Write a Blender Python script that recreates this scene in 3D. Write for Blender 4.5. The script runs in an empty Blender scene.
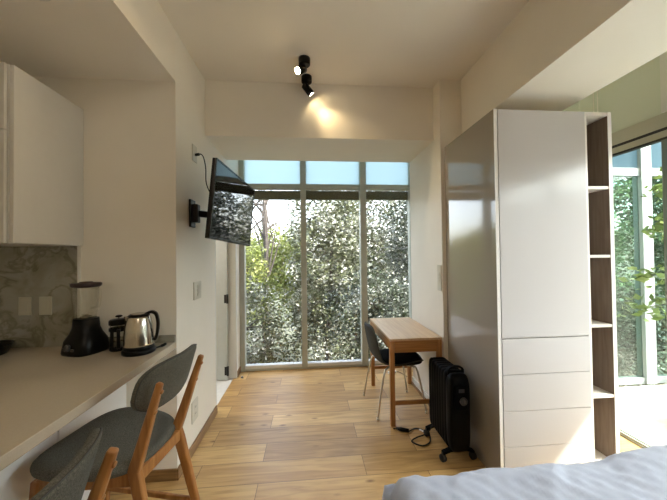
import bpy, bmesh, math, random
import numpy as np
from mathutils import Vector, Matrix

random.seed(7)
S = bpy.context.scene
COL = S.collection
PI = math.pi

# ------------------------------------------------------------------ measures (metres)
XL, XR = -0.90, 1.178          # room side walls
YP, YD = 2.067, 2.889          # niche end wall, start of doorway
YDE = 3.70                     # end of doorway
YB, YBE, YW = 2.64, 3.30, 3.909  # bulkhead front / back, bay window
HB, HC, HN = 2.557, 3.052, 2.6975
HK = 0.922                     # worktop
W0, W1, WY, WB, WH = 1.212, 2.050, 1.80, 2.495, 2.438
BX, BX2, BH = 1.375, 1.913, 2.56
XG = 2.504                     # glazed side
YBACK, XFAR = -2.6, -2.30

# ------------------------------------------------------------------ materials
def new_mat(name):
    m = bpy.data.materials.new(name); m.use_nodes = True
    nt = m.node_tree
    for n in list(nt.nodes): nt.nodes.remove(n)
    out = nt.nodes.new('ShaderNodeOutputMaterial')
    return m, nt, out

def N(nt, t, **kw):
    n = nt.nodes.new(t)
    for k, v in kw.items():
        if k in n.inputs: n.inputs[k].default_value = v
        else: setattr(n, k, v)
    return n

def c4(c): return (c[0], c[1], c[2], 1)

def pbr(name, col, rough=.5, metal=0, spec=.5, noise=0, nscale=20, bump=0, bscale=200, coat=0, sheen=0, stretch=None, col2=None):
    m, nt, out = new_mat(name)
    b = N(nt, 'ShaderNodeBsdfPrincipled')
    b.inputs['Base Color'].default_value = c4(col)
    b.inputs['Roughness'].default_value = rough
    b.inputs['Metallic'].default_value = metal
    b.inputs['Specular IOR Level'].default_value = spec
    b.inputs['Coat Weight'].default_value = coat
    b.inputs['Coat Roughness'].default_value = .04
    b.inputs['Sheen Weight'].default_value = sheen
    tc = N(nt, 'ShaderNodeTexCoord')
    src = tc.outputs['Object']
    if stretch:
        mp = N(nt, 'ShaderNodeMapping'); mp.inputs['Scale'].default_value = stretch
        nt.links.new(src, mp.inputs['Vector']); src = mp.outputs['Vector']
    if noise or col2:
        n = N(nt, 'ShaderNodeTexNoise'); n.inputs['Scale'].default_value = nscale; n.inputs['Detail'].default_value = 4
        nt.links.new(src, n.inputs['Vector'])
        r = N(nt, 'ShaderNodeValToRGB')
        a = col2 if col2 else tuple(max(0, x*(1-noise)) for x in col)
        d = col if col2 else tuple(min(1, x*(1+noise)) for x in col)
        r.color_ramp.elements[0].color = c4(a); r.color_ramp.elements[0].position = .35
        r.color_ramp.elements[1].color = c4(d); r.color_ramp.elements[1].position = .65
        nt.links.new(n.outputs['Fac'], r.inputs['Fac']); nt.links.new(r.outputs['Color'], b.inputs['Base Color'])
    if bump:
        n2 = N(nt, 'ShaderNodeTexNoise'); n2.inputs['Scale'].default_value = bscale; n2.inputs['Detail'].default_value = 3
        nt.links.new(src, n2.inputs['Vector'])
        bp = N(nt, 'ShaderNodeBump'); bp.inputs['Strength'].default_value = bump; bp.inputs['Distance'].default_value = .01
        nt.links.new(n2.outputs['Fac'], bp.inputs['Height']); nt.links.new(bp.outputs['Normal'], b.inputs['Normal'])
    nt.links.new(b.outputs[0], out.inputs[0])
    return m

def glass_mat(name, tint, refl=.9, ior=1.5, rough=0):
    m, nt, out = new_mat(name)
    t = N(nt, 'ShaderNodeBsdfTransparent'); t.inputs['Color'].default_value = c4(tint)
    g = N(nt, 'ShaderNodeBsdfGlossy'); g.inputs['Roughness'].default_value = rough
    g.inputs['Color'].default_value = (refl, refl, refl, 1)
    f = N(nt, 'ShaderNodeFresnel')
    ge = N(nt, 'ShaderNodeNewGeometry'); mr = N(nt, 'ShaderNodeMapRange')   # same reflectance from either side of the pane
    mr.inputs['To Min'].default_value = ior; mr.inputs['To Max'].default_value = 1/ior
    nt.links.new(ge.outputs['Backfacing'], mr.inputs['Value']); nt.links.new(mr.outputs['Result'], f.inputs['IOR'])
    mx = N(nt, 'ShaderNodeMixShader')
    nt.links.new(f.outputs[0], mx.inputs[0]); nt.links.new(t.outputs[0], mx.inputs[1]); nt.links.new(g.outputs[0], mx.inputs[2])
    nt.links.new(mx.outputs[0], out.inputs[0])
    return m

def frost_mat(name, col):
    m, nt, out = new_mat(name)
    tr = N(nt, 'ShaderNodeBsdfTranslucent'); tr.inputs['Color'].default_value = c4(col)
    df = N(nt, 'ShaderNodeBsdfDiffuse'); df.inputs['Color'].default_value = c4(tuple(x*.8 for x in col))
    mx = N(nt, 'ShaderNodeMixShader'); mx.inputs[0].default_value = .15
    nt.links.new(tr.outputs[0], mx.inputs[1]); nt.links.new(df.outputs[0], mx.inputs[2]); nt.links.new(mx.outputs[0], out.inputs[0])
    return m

def emit_mat(name, col, s):
    m, nt, out = new_mat(name)
    e = N(nt, 'ShaderNodeEmission'); e.inputs['Color'].default_value = c4(col); e.inputs['Strength'].default_value = s
    nt.links.new(e.outputs[0], out.inputs[0])
    return m

def wood_mat(name, c1, c2, scale=(2, 30, 30), rough=.4, bump=.03):
    m, nt, out = new_mat(name)
    b = N(nt, 'ShaderNodeBsdfPrincipled'); b.inputs['Roughness'].default_value = rough
    tc = N(nt, 'ShaderNodeTexCoord'); mp = N(nt, 'ShaderNodeMapping'); mp.inputs['Scale'].default_value = scale
    nt.links.new(tc.outputs['Object'], mp.inputs['Vector'])
    n = N(nt, 'ShaderNodeTexNoise'); n.inputs['Scale'].default_value = 1.6; n.inputs['Detail'].default_value = 6; n.inputs['Distortion'].default_value = .6
    nt.links.new(mp.outputs[0], n.inputs['Vector'])
    r = N(nt, 'ShaderNodeValToRGB')
    r.color_ramp.elements[0].position = .36; r.color_ramp.elements[0].color = c4(c1)
    r.color_ramp.elements[1].position = .64; r.color_ramp.elements[1].color = c4(c2)
    nt.links.new(n.outputs['Fac'], r.inputs['Fac']); nt.links.new(r.outputs['Color'], b.inputs['Base Color'])
    bp = N(nt, 'ShaderNodeBump'); bp.inputs['Strength'].default_value = bump; bp.inputs['Distance'].default_value = .004
    nt.links.new(n.outputs['Fac'], bp.inputs['Height']); nt.links.new(bp.outputs['Normal'], b.inputs['Normal'])
    nt.links.new(b.outputs[0], out.inputs[0])
    return m

def floor_mat():
    m, nt, out = new_mat('oak_planks')
    L = nt.links.new
    b = N(nt, 'ShaderNodeBsdfPrincipled')
    tc = N(nt, 'ShaderNodeTexCoord')
    mp = N(nt, 'ShaderNodeMapping'); mp.inputs['Location'].default_value = (.35, .075, 0)
    L(tc.outputs['Object'], mp.inputs['Vector'])
    br = N(nt, 'ShaderNodeTexBrick')
    br.offset = .37; br.offset_frequency = 2; br.squash = 1
    br.inputs['Color1'].default_value = (0, 0, 0, 1); br.inputs['Color2'].default_value = (1, 1, 1, 1)
    br.inputs['Mortar'].default_value = (.5, .5, .5, 1)
    br.inputs['Scale'].default_value = 1; br.inputs['Mortar Size'].default_value = .0016; br.inputs['Mortar Smooth'].default_value = 0
    br.inputs['Brick Width'].default_value = 1.15; br.inputs['Row Height'].default_value = .205; br.inputs['Bias'].default_value = 0
    L(mp.outputs[0], br.inputs['Vector'])
    # plank tone
    pr = N(nt, 'ShaderNodeValToRGB'); cr = pr.color_ramp
    cr.elements[0].position = 0; cr.elements[0].color = (.46, .28, .105, 1)
    cr.elements[1].position = 1; cr.elements[1].color = (.70, .47, .195, 1)
    e = cr.elements.new(.5); e.color = (.57, .36, .14, 1)
    L(br.outputs['Color'], pr.inputs['Fac'])
    # grain, shifted per plank
    add = N(nt, 'ShaderNodeVectorMath', operation='ADD')
    sc = N(nt, 'ShaderNodeVectorMath', operation='SCALE'); sc.inputs['Scale'].default_value = 7
    L(br.outputs['Color'], sc.inputs[0]); L(mp.outputs[0], add.inputs[0]); L(sc.outputs[0], add.inputs[1])
    mg = N(nt, 'ShaderNodeMapping'); mg.inputs['Scale'].default_value = (1.3, 13, 13)
    L(add.outputs[0], mg.inputs['Vector'])
    ng = N(nt, 'ShaderNodeTexNoise'); ng.inputs['Scale'].default_value = 1.7; ng.inputs['Detail'].default_value = 7; ng.inputs['Distortion'].default_value = 1.1
    L(mg.outputs[0], ng.inputs['Vector'])
    rg = N(nt, 'ShaderNodeValToRGB'); rg.color_ramp.elements[0].position = .3; rg.color_ramp.elements[0].color = (.66, .6, .52, 1)
    rg.color_ramp.elements[1].position = .62; rg.color_ramp.elements[1].color = (1, 1, 1, 1)
    L(ng.outputs['Fac'], rg.inputs['Fac'])
    mul = N(nt, 'ShaderNodeMix', data_type='RGBA', blend_type='MULTIPLY'); mul.inputs[0].default_value = 1
    L(pr.outputs['Color'], mul.inputs[6]); L(rg.outputs['Color'], mul.inputs[7])
    # knots
    mk = N(nt, 'ShaderNodeMapping'); mk.inputs['Scale'].default_value = (2.6, 6.2, 1)
    L(add.outputs[0], mk.inputs['Vector'])
    vo = N(nt, 'ShaderNodeTexVoronoi'); vo.inputs['Scale'].default_value = 1.25
    L(mk.outputs[0], vo.inputs['Vector'])
    rk = N(nt, 'ShaderNodeValToRGB'); rk.color_ramp.elements[0].position = .03; rk.color_ramp.elements[0].color = (.30, .2, .13, 1)
    rk.color_ramp.elements[1].position = .13; rk.color_ramp.elements[1].color = (1, 1, 1, 1)
    L(vo.outputs['Distance'], rk.inputs['Fac'])
    mul2 = N(nt, 'ShaderNodeMix', data_type='RGBA', blend_type='MULTIPLY'); mul2.inputs[0].default_value = .8
    L(mul.outputs[2], mul2.inputs[6]); L(rk.outputs['Color'], mul2.inputs[7])
    mo = N(nt, 'ShaderNodeMix', data_type='RGBA'); mo.inputs[7].default_value = (.10, .055, .025, 1)
    L(br.outputs['Fac'], mo.inputs[0]); L(mul2.outputs[2], mo.inputs[6])
    L(mo.outputs[2], b.inputs['Base Color'])
    b.inputs['Roughness'].default_value = .38
    bp = N(nt, 'ShaderNodeBump'); bp.inputs['Strength'].default_value = .08; bp.inputs['Distance'].default_value = .003
    L(ng.outputs['Fac'], bp.inputs['Height']); L(bp.outputs['Normal'], b.inputs['Normal'])
    L(b.outputs[0], out.inputs[0])
    return m

def marble_mat():
    m, nt, out = new_mat('veined_marble'); L = nt.links.new
    b = N(nt, 'ShaderNodeBsdfPrincipled'); b.inputs['Roughness'].default_value = .16
    tc = N(nt, 'ShaderNodeTexCoord')
    n1 = N(nt, 'ShaderNodeTexNoise'); n1.inputs['Scale'].default_value = 5; n1.inputs['Detail'].default_value = 8; n1.inputs['Distortion'].default_value = .8
    L(tc.outputs['Object'], n1.inputs['Vector'])
    mixv = N(nt, 'ShaderNodeMix', data_type='RGBA'); mixv.inputs[0].default_value = .42
    L(tc.outputs['Object'], mixv.inputs[6]); L(n1.outputs['Color'], mixv.inputs[7])
    vo = N(nt, 'ShaderNodeTexVoronoi', feature='DISTANCE_TO_EDGE'); vo.inputs['Scale'].default_value = 3.6
    L(mixv.outputs[2], vo.inputs['Vector'])
    r = N(nt, 'ShaderNodeValToRGB'); r.color_ramp.elements[0].position = 0; r.color_ramp.elements[0].color = (.22, .20, .15, 1)
    r.color_ramp.elements[1].position = .07; r.color_ramp.elements[1].color = (.34, .33, .275, 1)
    L(vo.outputs['Distance'], r.inputs['Fac'])
    r2 = N(nt, 'ShaderNodeValToRGB'); r2.color_ramp.elements[0].position = .35; r2.color_ramp.elements[0].color = (.72, .70, .62, 1)
    r2.color_ramp.elements[1].position = .6; r2.color_ramp.elements[1].color = (1, 1, 1, 1)
    L(n1.outputs['Fac'], r2.inputs['Fac'])
    mu = N(nt, 'ShaderNodeMix', data_type='RGBA', blend_type='MULTIPLY'); mu.inputs[0].default_value = 1
    L(r.outputs['Color'], mu.inputs[6]); L(r2.outputs['Color'], mu.inputs[7])
    L(mu.outputs[2], b.inputs['Base Color']); L(b.outputs[0], out.inputs[0])
    return m

def leaf_mat(name, dark, mid, pale, rough=.42, spec=.5, trans=.3):
    m, nt, out = new_mat(name); L = nt.links.new
    r = N(nt, 'ShaderNodeValToRGB'); cr = r.color_ramp
    cr.elements[0].position = 0; cr.elements[0].color = c4(dark)
    cr.elements[1].position = .95; cr.elements[1].color = c4(pale)
    e = cr.elements.new(.62); e.color = c4(mid)
    at_ = N(nt, 'ShaderNodeAttribute'); at_.attribute_name = 'tone'
    L(at_.outputs['Fac'], r.inputs['Fac'])
    b = N(nt, 'ShaderNodeBsdfPrincipled'); b.inputs['Roughness'].default_value = rough; b.inputs['Specular IOR Level'].default_value = spec
    t = N(nt, 'ShaderNodeBsdfTranslucent')
    L(r.outputs['Color'], b.inputs['Base Color']); L(r.outputs['Color'], t.inputs['Color'])
    mx = N(nt, 'ShaderNodeMixShader'); mx.inputs[0].default_value = trans
    L(b.outputs[0], mx.inputs[1]); L(t.outputs[0], mx.inputs[2]); L(mx.outputs[0], out.inputs[0])
    return m

M = {}
M['wall'] = pbr('wall_paint', (.82, .77, .68), .55, noise=.015, nscale=3, bump=.03, bscale=120)
M['ceil'] = pbr('ceiling_paint', (.83, .77, .675), .7, noise=.015, nscale=2)
M['floor'] = floor_mat()
M['tile'] = pbr('pale_tile', (.75, .75, .73), .25, noise=.03)
M['base'] = wood_mat('oak_skirting', (.20, .105, .038), (.30, .165, .065), (3, 3, 40))
M['frame'] = pbr('window_aluminium', (.42, .43, .37), .45, noise=.03)
M['frame_white'] = pbr('sill_white', (.66, .68, .67), .4)
M['olive'] = pbr('olive_beam', (.10, .10, .05), .6, noise=.1)
M['glass'] = glass_mat('window_glass', (.95, .955, .95))
M['glass_clear'] = glass_mat('sliding_glass', (.90, .94, .92))
M['glass_green'] = glass_mat('tinted_screen_glass', (.66, .77, .72), refl=.5)
M['frost2'] = frost_mat('blue_frosted_glass', (.36, .47, .51))
M['frame_screen'] = pbr('screen_frame', (.36, .39, .37), .45)
M['frost'] = frost_mat('frosted_glass', (.60, .70, .71))
M['greenpane'] = pbr('green_backed_glass', (.66, .72, .60), .25, spec=.5)
M['framelight'] = pbr('pale_green_frame', (.50, .50, .40), .4)
M['stile'] = pbr('grey_green_stile', (.20, .25, .24), .4)
M['track'] = pbr('dark_track', (.03, .03, .03), .5)
M['door'] = pbr('grey_door', (.46, .49, .48), .4, noise=.02)
M['jamb'] = pbr('white_jamb', (.70, .70, .66), .4)
M['blackm'] = pbr('black_metal', (.012, .012, .012), .4, metal=.3)
M['cab'] = pbr('cabinet_lacquer', (.66, .63, .58), .3, noise=.008)
M['cabw'] = pbr('base_cabinet_white', (.80, .79, .77), .25)
M['gap'] = pbr('plinth_dark', (.12, .11, .10), .7)  # even dark colour of the base cabinet plinths
M['top'] = pbr('quartz_worktop', (.52, .445, .345), .22, noise=.02, nscale=160)
M['marble'] = marble_mat()
M['plastic'] = pbr('white_plastic', (.74, .70, .62), .35)
M['plate'] = pbr('switch_plate', (.62, .585, .50), .35)
M['plate2'] = pbr('stone_coloured_plate', (.46, .44, .36), .35)
M['slot'] = pbr('socket_slot', (.05, .05, .05), .5)
M['black'] = pbr('black_plastic', (.003, .003, .003), .3, spec=.2, noise=.1)
M['blackmat'] = pbr('black_rubber', (.012, .012, .012), .6)
M['lidbrown'] = pbr('dark_lid', (.028, .012, .014), .35)
M['jar'] = glass_mat('clear_jar_glass', (.94, .94, .92), ior=1.45)
M['steel'] = pbr('brushed_steel', (.62, .58, .50), .22, metal=1, noise=.05, nscale=5, stretch=(40, 40, 1))
M['chrome'] = pbr('chrome', (.78, .76, .72), .18, metal=1)
M['leg_metal'] = pbr('pale_metal_legs', (.66, .62, .54), .3, metal=.8)
M['oak'] = wood_mat('warm_oak', (.30, .120, .032), (.45, .205, .064), (22, 22, 2.2), .36)
M['fabric'] = pbr('grey_weave', (.112, .106, .082), .95, noise=.4, nscale=260, bump=.6, bscale=420, sheen=.05)
M['piping'] = pbr('dark_piping', (.07, .068, .062), .9)
M['bamboo_top'] = wood_mat('bamboo_top', (.62, .42, .23), (.74, .54, .32), (40, 1.2, 40), .3)
M['bamboo'] = wood_mat('bamboo_side', (.33, .14, .038), (.48, .225, .07), (1.5, 1.5, 55), .32)
M['bamboo_leg'] = wood_mat('bamboo_leg', (.34, .15, .042), (.50, .24, .08), (45, 45, 1.5), .32)
M['chairshell'] = pbr('dark_green_fabric', (.028, .031, .026), .75, noise=.25, nscale=200, bump=.2, bscale=300)
M['seatpad'] = pbr('black_pad', (.006, .006, .006), .8, spec=.1)
M['heater'] = pbr('black_enamel', (.0025, .0025, .0025), .55, spec=.05)
M['heaterpanel'] = pbr('black_panel', (.003, .003, .003), .45, spec=.08)
M['knob'] = pbr('grey_knob', (.045, .045, .045), .3)
M['tvscreen'] = pbr('tv_screen', (.003, .003, .004), .03, spec=.8)
M['tvbez'] = pbr('tv_bezel', (.006, .006, .006), .25)
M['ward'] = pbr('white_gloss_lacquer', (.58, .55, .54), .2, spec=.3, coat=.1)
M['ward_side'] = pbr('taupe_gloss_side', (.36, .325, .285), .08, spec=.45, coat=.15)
M['ward_edge'] = pbr('pale_edge_band', (.86, .82, .78), .35)
M['ward_in'] = wood_mat('walnut_interior', (.14, .095, .062), (.19, .135, .095), (30, 30, 2), .5)
M['shelf'] = pbr('pale_shelf', (.76, .70, .64), .35)
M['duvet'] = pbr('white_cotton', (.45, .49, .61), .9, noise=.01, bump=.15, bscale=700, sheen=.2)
M['mattress'] = pbr('mattress_cover', (.75, .75, .74), .9, noise=.02)
M['bedbase'] = wood_mat('bed_base_wood', (.26, .15, .07), (.36, .22, .11), (2, 30, 30))
M['deck'] = pbr('pale_deck', (.62, .58, .50), .7, noise=.12, nscale=3, stretch=(1, 14, 1))
M['bark'] = pbr('bark', (.05, .042, .035), .9, noise=.4, nscale=15, bump=.4, bscale=30)
M['soil'] = pbr('leafy_ground', (.05, .055, .03), .95, noise=.4, nscale=2)
M['leafA'] = leaf_mat('leaf_yellow_green', (.06, .085, .012), (.20, .24, .05), (.42, .42, .16))
M['leafB'] = leaf_mat('leaf_grey_green', (.02, .026, .008), (.10, .115, .05), (.64, .64, .56), .35, .7, .12)  # near-white end paints sun highlights into the leaf colour
M['leafC'] = leaf_mat('leaf_dark_green', (.010, .018, .006), (.05, .07, .03), (.50, .52, .45), .32, .8, .12)  # pale end is painted sun glint on dark leaves
M['leafD'] = leaf_mat('leaf_fresh_green', (.035, .075, .022), (.10, .18, .06), (.26, .36, .16))
M['leafE'] = leaf_mat('leaf_bright_green', (.07, .12, .03), (.20, .28, .07), (.40, .46, .16), .45, .5)
M['terracotta'] = pbr('planter_grey', (.30, .28, .26), .8, noise=.1)
M['bulb'] = emit_mat('warm_bulb', (1, .78, .45), 30)
M['bulb2'] = emit_mat('downlight_diffuser', (1, .86, .64), 14)
M['cord'] = pbr('white_cord', (.80, .80, .70), .6)
M['ext'] = pbr('exterior_render', (.42, .42, .38), .9, noise=.03)
M['paper'] = pbr('white_box_plastic', (.85, .85, .83), .4)

# ------------------------------------------------------------------ mesh helpers
class B:
    def __init__(s): s.bm = bmesh.new()
    def box(s, x0, x1, y0, y1, z0, z1, mat=None, mi=0):
        v = [s.bm.verts.new(q) for q in ((x0,y0,z0),(x1,y0,z0),(x1,y1,z0),(x0,y1,z0),(x0,y0,z1),(x1,y0,z1),(x1,y1,z1),(x0,y1,z1))]
        for f in ((0,3,2,1),(4,5,6,7),(0,1,5,4),(1,2,6,5),(2,3,7,6),(3,0,4,7)):
            fc = s.bm.faces.new([v[i] for i in f]); fc.material_index = mi
        if mat is not None: bmesh.ops.transform(s.bm, matrix=mat, verts=v)
        return s
    def ring_surface(s, rings, closed_u=True, cap0=True, cap1=True, smooth=True):
        vs = [[s.bm.verts.new(q) for q in r] for r in rings]
        n = len(rings[0])
        for a, b in zip(vs[:-1], vs[1:]):
            for i in range(n if closed_u else n-1):
                j = (i+1) % n
                f = s.bm.faces.new((a[i], a[j], b[j], b[i])); f.smooth = smooth
        if closed_u:
            if cap0: s.bm.faces.new(list(reversed(vs[0])))
            if cap1: s.bm.faces.new(vs[-1])
        return s
    def tube(s, pts, r, seg=10, caps=True, ref=None):
        pts = [Vector(p) for p in pts]
        rad = r if isinstance(r, (list, tuple)) else [r]*len(pts)
        rings = []
        t0 = (pts[1]-pts[0]).normalized()
        up = Vector(ref) if ref else (Vector((0,0,1)) if abs(t0.z) < .9 else Vector((1,0,0)))
        nrm = t0.cross(up).normalized()
        for i, p in enumerate(pts):
            t = (pts[min(i+1, len(pts)-1)]-pts[max(i-1, 0)]).normalized()
            nrm = (nrm - t*nrm.dot(t)).normalized(); bn = t.cross(nrm)
            rings.append([p + (nrm*math.cos(2*PI*k/seg)+bn*math.sin(2*PI*k/seg))*rad[i] for k in range(seg)])
        return s.ring_surface(rings, cap0=caps, cap1=caps)
    def bar(s, pts, w, d, side):
        """rectangular section swept along pts; side = axis of the width w"""
        pts = [Vector(p) for p in pts]; sd = Vector(side).normalized(); rings = []
        ws = w if isinstance(w, (list, tuple)) else [w]*len(pts)
        ds = d if isinstance(d, (list, tuple)) else [d]*len(pts)
        for i, p in enumerate(pts):
            t = (pts[min(i+1, len(pts)-1)]-pts[max(i-1, 0)]).normalized()
            q = t.cross(sd).normalized(); a = sd*ws[i]/2; b = q*ds[i]/2
            rings.append([p+a+b, p-a+b, p-a-b, p+a-b])
        return s.ring_surface(rings, smooth=False)
    def lathe(s, prof, c=(0,0,0), seg=28, axis=None, close=True):
        rings = [[Vector((c[0]+r*math.cos(2*PI*k/seg), c[1]+r*math.sin(2*PI*k/seg), c[2]+z)) for k in range(seg)] for r, z in prof]
        n0 = len(s.bm.verts)
        s.ring_surface(rings, cap0=close, cap1=close)
        if axis is not None:
            s.bm.verts.ensure_lookup_table()
            vs = s.bm.verts[n0:]
            q = Vector((0,0,1)).rotation_difference(Vector(axis).normalized()).to_matrix().to_4x4()
            mt = Matrix.Translation(c) @ q @ Matrix.Translation(-Vector(c))
            bmesh.ops.transform(s.bm, matrix=mt, verts=vs)
        return s
    def done(s, name, mat, parent=None, bevel=0, bseg=2, smooth=False, subsurf=0, origin=None):
        bmesh.ops.recalc_face_normals(s.bm, faces=s.bm.faces[:])
        me = bpy.data.meshes.new(name); s.bm.to_mesh(me); s.bm.free()
        for m in (mat if isinstance(mat, (list, tuple)) else [mat]): me.materials.append(m)
        o = bpy.data.objects.new(name, me); COL.objects.link(o)
        if smooth:
            for p in me.polygons: p.use_smooth = True
        if origin is not None:
            me.transform(Matrix.Translation(-Vector(origin))); o.location = origin
        if parent is not None:
            o.parent = parent
            if origin is None: o.location = (0, 0, 0)
        if bevel:
            b = o.modifiers.new('bevel', 'BEVEL'); b.width = bevel; b.segments = bseg; b.limit_method = 'ANGLE'; b.angle_limit = math.radians(40)
        if subsurf:
            q = o.modifiers.new('sub', 'SUBSURF'); q.levels = subsurf; q.render_levels = subsurf
        return o

def thing(name, label, cat, loc=(0,0,0), rz=0, group=None):
    o = bpy.data.objects.new(name, None); COL.objects.link(o)
    o.location = loc; o.rotation_euler = (0, 0, rz); o.empty_display_size = .05
    return tag(o, label, cat, group)
def tag(o, label, cat, group=None):
    o['label'] = label; o['category'] = cat
    if group: o['group'] = group
    return o
def struct(o, label=None, cat=None):
    o['kind'] = 'structure'
    if label: o['label'] = label; o['category'] = cat
    return o
def dup(root, loc, rz, label):
    r = root.copy(); COL.objects.link(r); r.location = loc; r.rotation_euler = (0, 0, rz); r['label'] = label
    for ch in list(root.children):
        c = ch.copy(); COL.objects.link(c); c.parent = r
        for g in list(ch.children):
            d = g.copy(); COL.objects.link(d); d.parent = c
    return r
def bx(x0, x1, y0, y1, z0, z1): return B().box(x0, x1, y0, y1, z0, z1)
def bez(p0, p1, p2, p3, n=14):
    p0, p1, p2, p3 = map(Vector, (p0, p1, p2, p3))
    return [p0*(1-t)**3 + p1*3*t*(1-t)**2 + p2*3*t*t*(1-t) + p3*t**3 for t in [i/n for i in range(n+1)]]
def spline(pts, n=8):
    P = [Vector(p) for p in pts]; P = [2*P[0]-P[1]] + P + [2*P[-1]-P[-2]]; out = []
    for i in range(1, len(P)-2):
        for k in range(n):
            t = k/n; a, b, c, d = P[i-1:i+3]
            out.append(.5*((2*b)+(c-a)*t+(2*a-5*b+4*c-d)*t*t+(3*b-a-3*c+d)*t**3))
    out.append(P[-2]); return out

# ------------------------------------------------------------------ room shell
LAB = 'setting'
struct(bx(XFAR-.1, XG+.05, YBACK-.1, YW+.12, -.12, 0).done('floor', M['floor']), 'wide oak plank floor running across the room', 'floor')
struct(bx(XL-.02, XG+.3, YBACK-.1, YW+.12, HC, HC+.12).done('ceiling', M['ceil']), 'high white main ceiling with two black spotlights', 'ceiling')
struct(bx(XFAR-.1, XL, YBACK-.1, YP, HN, HC+.12).done('trim_1', M['ceil']), 'lowered ceiling over the kitchen worktop', 'soffit')
struct(bx(XL, XR, YB, YBE, HB, HC).done('trim_2', M['wall']), 'deep bulkhead in front of the tall window', 'bulkhead')
struct(bx(BX, BX2, YBACK, WB, BH, HC).done('trim_3', M['wall']), 'ceiling beam running above the white wardrobe', 'beam')
b = B(); b.box(XFAR-.1, XL, YP, YP+.10, 0, HC); b.box(XL-.10, XL, YP+.10, YD, 0, HC)
b.box(XL-.10, XL, YD, YDE, 2.1, HC); b.box(XL-.10, XL, YDE, YW+.1, 0, HC)
struct(b.done('wall_left', M['wall']), 'beige left wall with the doorway and the kitchen niche end', 'wall')
b = B(); b.box(XR, BX2, WB+.005, YBE, 0, HC); b.box(BX2, XG+.05, 3.0, YBE, 0, HC); b.box(1.43, 1.53, YBE, YW+.1, 0, HC); b.box(XG, XG+.1, YBACK-.1, -.35, 0, HC)
struct(b.done('wall_right', M['wall']), 'beige right wall behind desk and wardrobe', 'wall')
struct(bx(XFAR-.2, XFAR-.1, YBACK-.1, YW+.1, 0, HC+.12).done('wall_kitchen', M['wall']), 'beige wall at the back of the kitchen', 'wall')
struct(bx(XFAR-.2, XG+.05, YBACK-.2, YBACK-.1, 0, HC+.12).done('wall_back', M['wall']), 'beige wall behind the bed', 'wall')
# room behind the doorway
b = B(); b.box(XFAR-.1, XL-.10, YW, YW+.1, 0, HC)
struct(b.done('wall_doorway', M['wall']), 'wall of the small room through the doorway', 'wall')
struct(bx(XFAR-.1, XL-.035, YP+.10, YW, .0005, .006).done('floor_doorway', M['tile']), 'pale tiled floor through the doorway', 'floor')
struct(bx(XFAR-.1, XL-.1, YP+.1, YW, 2.6, 2.7).done('ceiling_doorway', M['ceil']), 'ceiling of the small room through the doorway', 'ceiling')

# baseboards
struct(bx(XL, XL+.014, YP-.014, YD, 0, .075).done('baseboard_left', M['base'], bevel=.003), 'oak baseboard along the left wall', 'baseboard')
struct(bx(-1.2, XL, YP-.014, YP, 0, .075).done('baseboard_niche', M['base'], bevel=.003), 'short oak baseboard under the worktop end', 'baseboard')
struct(bx(XL, XL+.014, YDE, YW-.05, 0, .075).done('baseboard_far', M['base'], bevel=.003), 'short oak baseboard between doorway and window', 'baseboard')
struct(bx(XR-.014, XR, WB+.02, YBE, 0, .085).done('baseboard_right', M['jamb'], bevel=.003), 'pale baseboard along the wall behind the desk', 'baseboard')
struct(bx(XR-.026, XR-.0145, WB+.02, YBE, 0, .03).done('trim_4', M['base'], bevel=.003), 'thin wood bead below the pale baseboard', 'trim')

# door_1 : frame, open leaf, hinges
d = thing('door_1', 'grey door standing open into the room left of the window', 'door'); struct(d)
b = B(); b.box(XL-.105, XL+.006, YDE-.03, YDE-.001, .001, 2.1); b.box(XL-.105, XL+.001, YD+.001, YD+.02, .001, 2.1); b.box(XL-.105, XL+.001, YD+.02, YDE-.03, 2.07, 2.099)
b.done('door_frame', M['jamb'], d, bevel=.003)
lf = bx(-1.86, -.985, YDE-.095, YDE-.055, .012, 2.06).done('door_leaf', M['door'], d, bevel=.004)
for z in (.12, .98, 1.85):
    h = B(); h.box(-1.02, -.985, YDE-.10, YDE-.0955, z-.05, z+.05); h.tube([(-.982, YDE-.1, z-.055), (-.982, YDE-.1, z+.055)], .012)
    h.done('hinge', M['blackm'], d)
h = B(); h.tube([(-1.78, YDE-.096, 1.0), (-1.78, YDE-.14, 1.0), (-1.66, YDE-.14, 1.0)], .01); h.done('door_handle', M['blackm'], lf)

# ------------------------------------------------------------------ window_2 : the tall bay window
w = thing('window_2', 'tall three-bay window with frosted top panes facing the trees', 'window'); struct(w)
y0, y1 = YW-.05, YW+.05
b = B(); b.box(XL+.001, -.836, y0, y1, 0, HC-.002); b.box(1.372, 1.429, y0, y1, 0, HC-.002); b.box(-.836, 1.372, y0+.01, y1, 0, .03)
b.done('window_frame', M['frame'], w, bevel=.003)
for x0, x1 in ((-.106, -.033), (.688, .770)):
    bx(x0, x1, y0-.02, y1-.01, .03, HC-.002).done('mullion', M['frame'], w, bevel=.003)
bays = ((-.836, -.106), (-.033, .688), (.770, 1.372))
for x0, x1 in bays:
    bx(x0, x1, y0, y1-.02, 2.363, 2.432).done('transom', M['frame'], w, bevel=.003)
    bx(x0, x1, YW+.04, YW+.10, 2.245, 2.362).done('transom_beam', M['olive'], w)
    bx(x0, x1, y0+.005, y1-.02, .03, .072).done('sill_bar', M['frame_white'], w, bevel=.003)
    bx(x0, x1, YW, YW+.012, .072, 2.363).done('pane', M['glass'], w)
    bx(x0, x1, YW, YW+.012, 2.432, HC-.003).done('frosted_pane', M['frost'], w)

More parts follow.
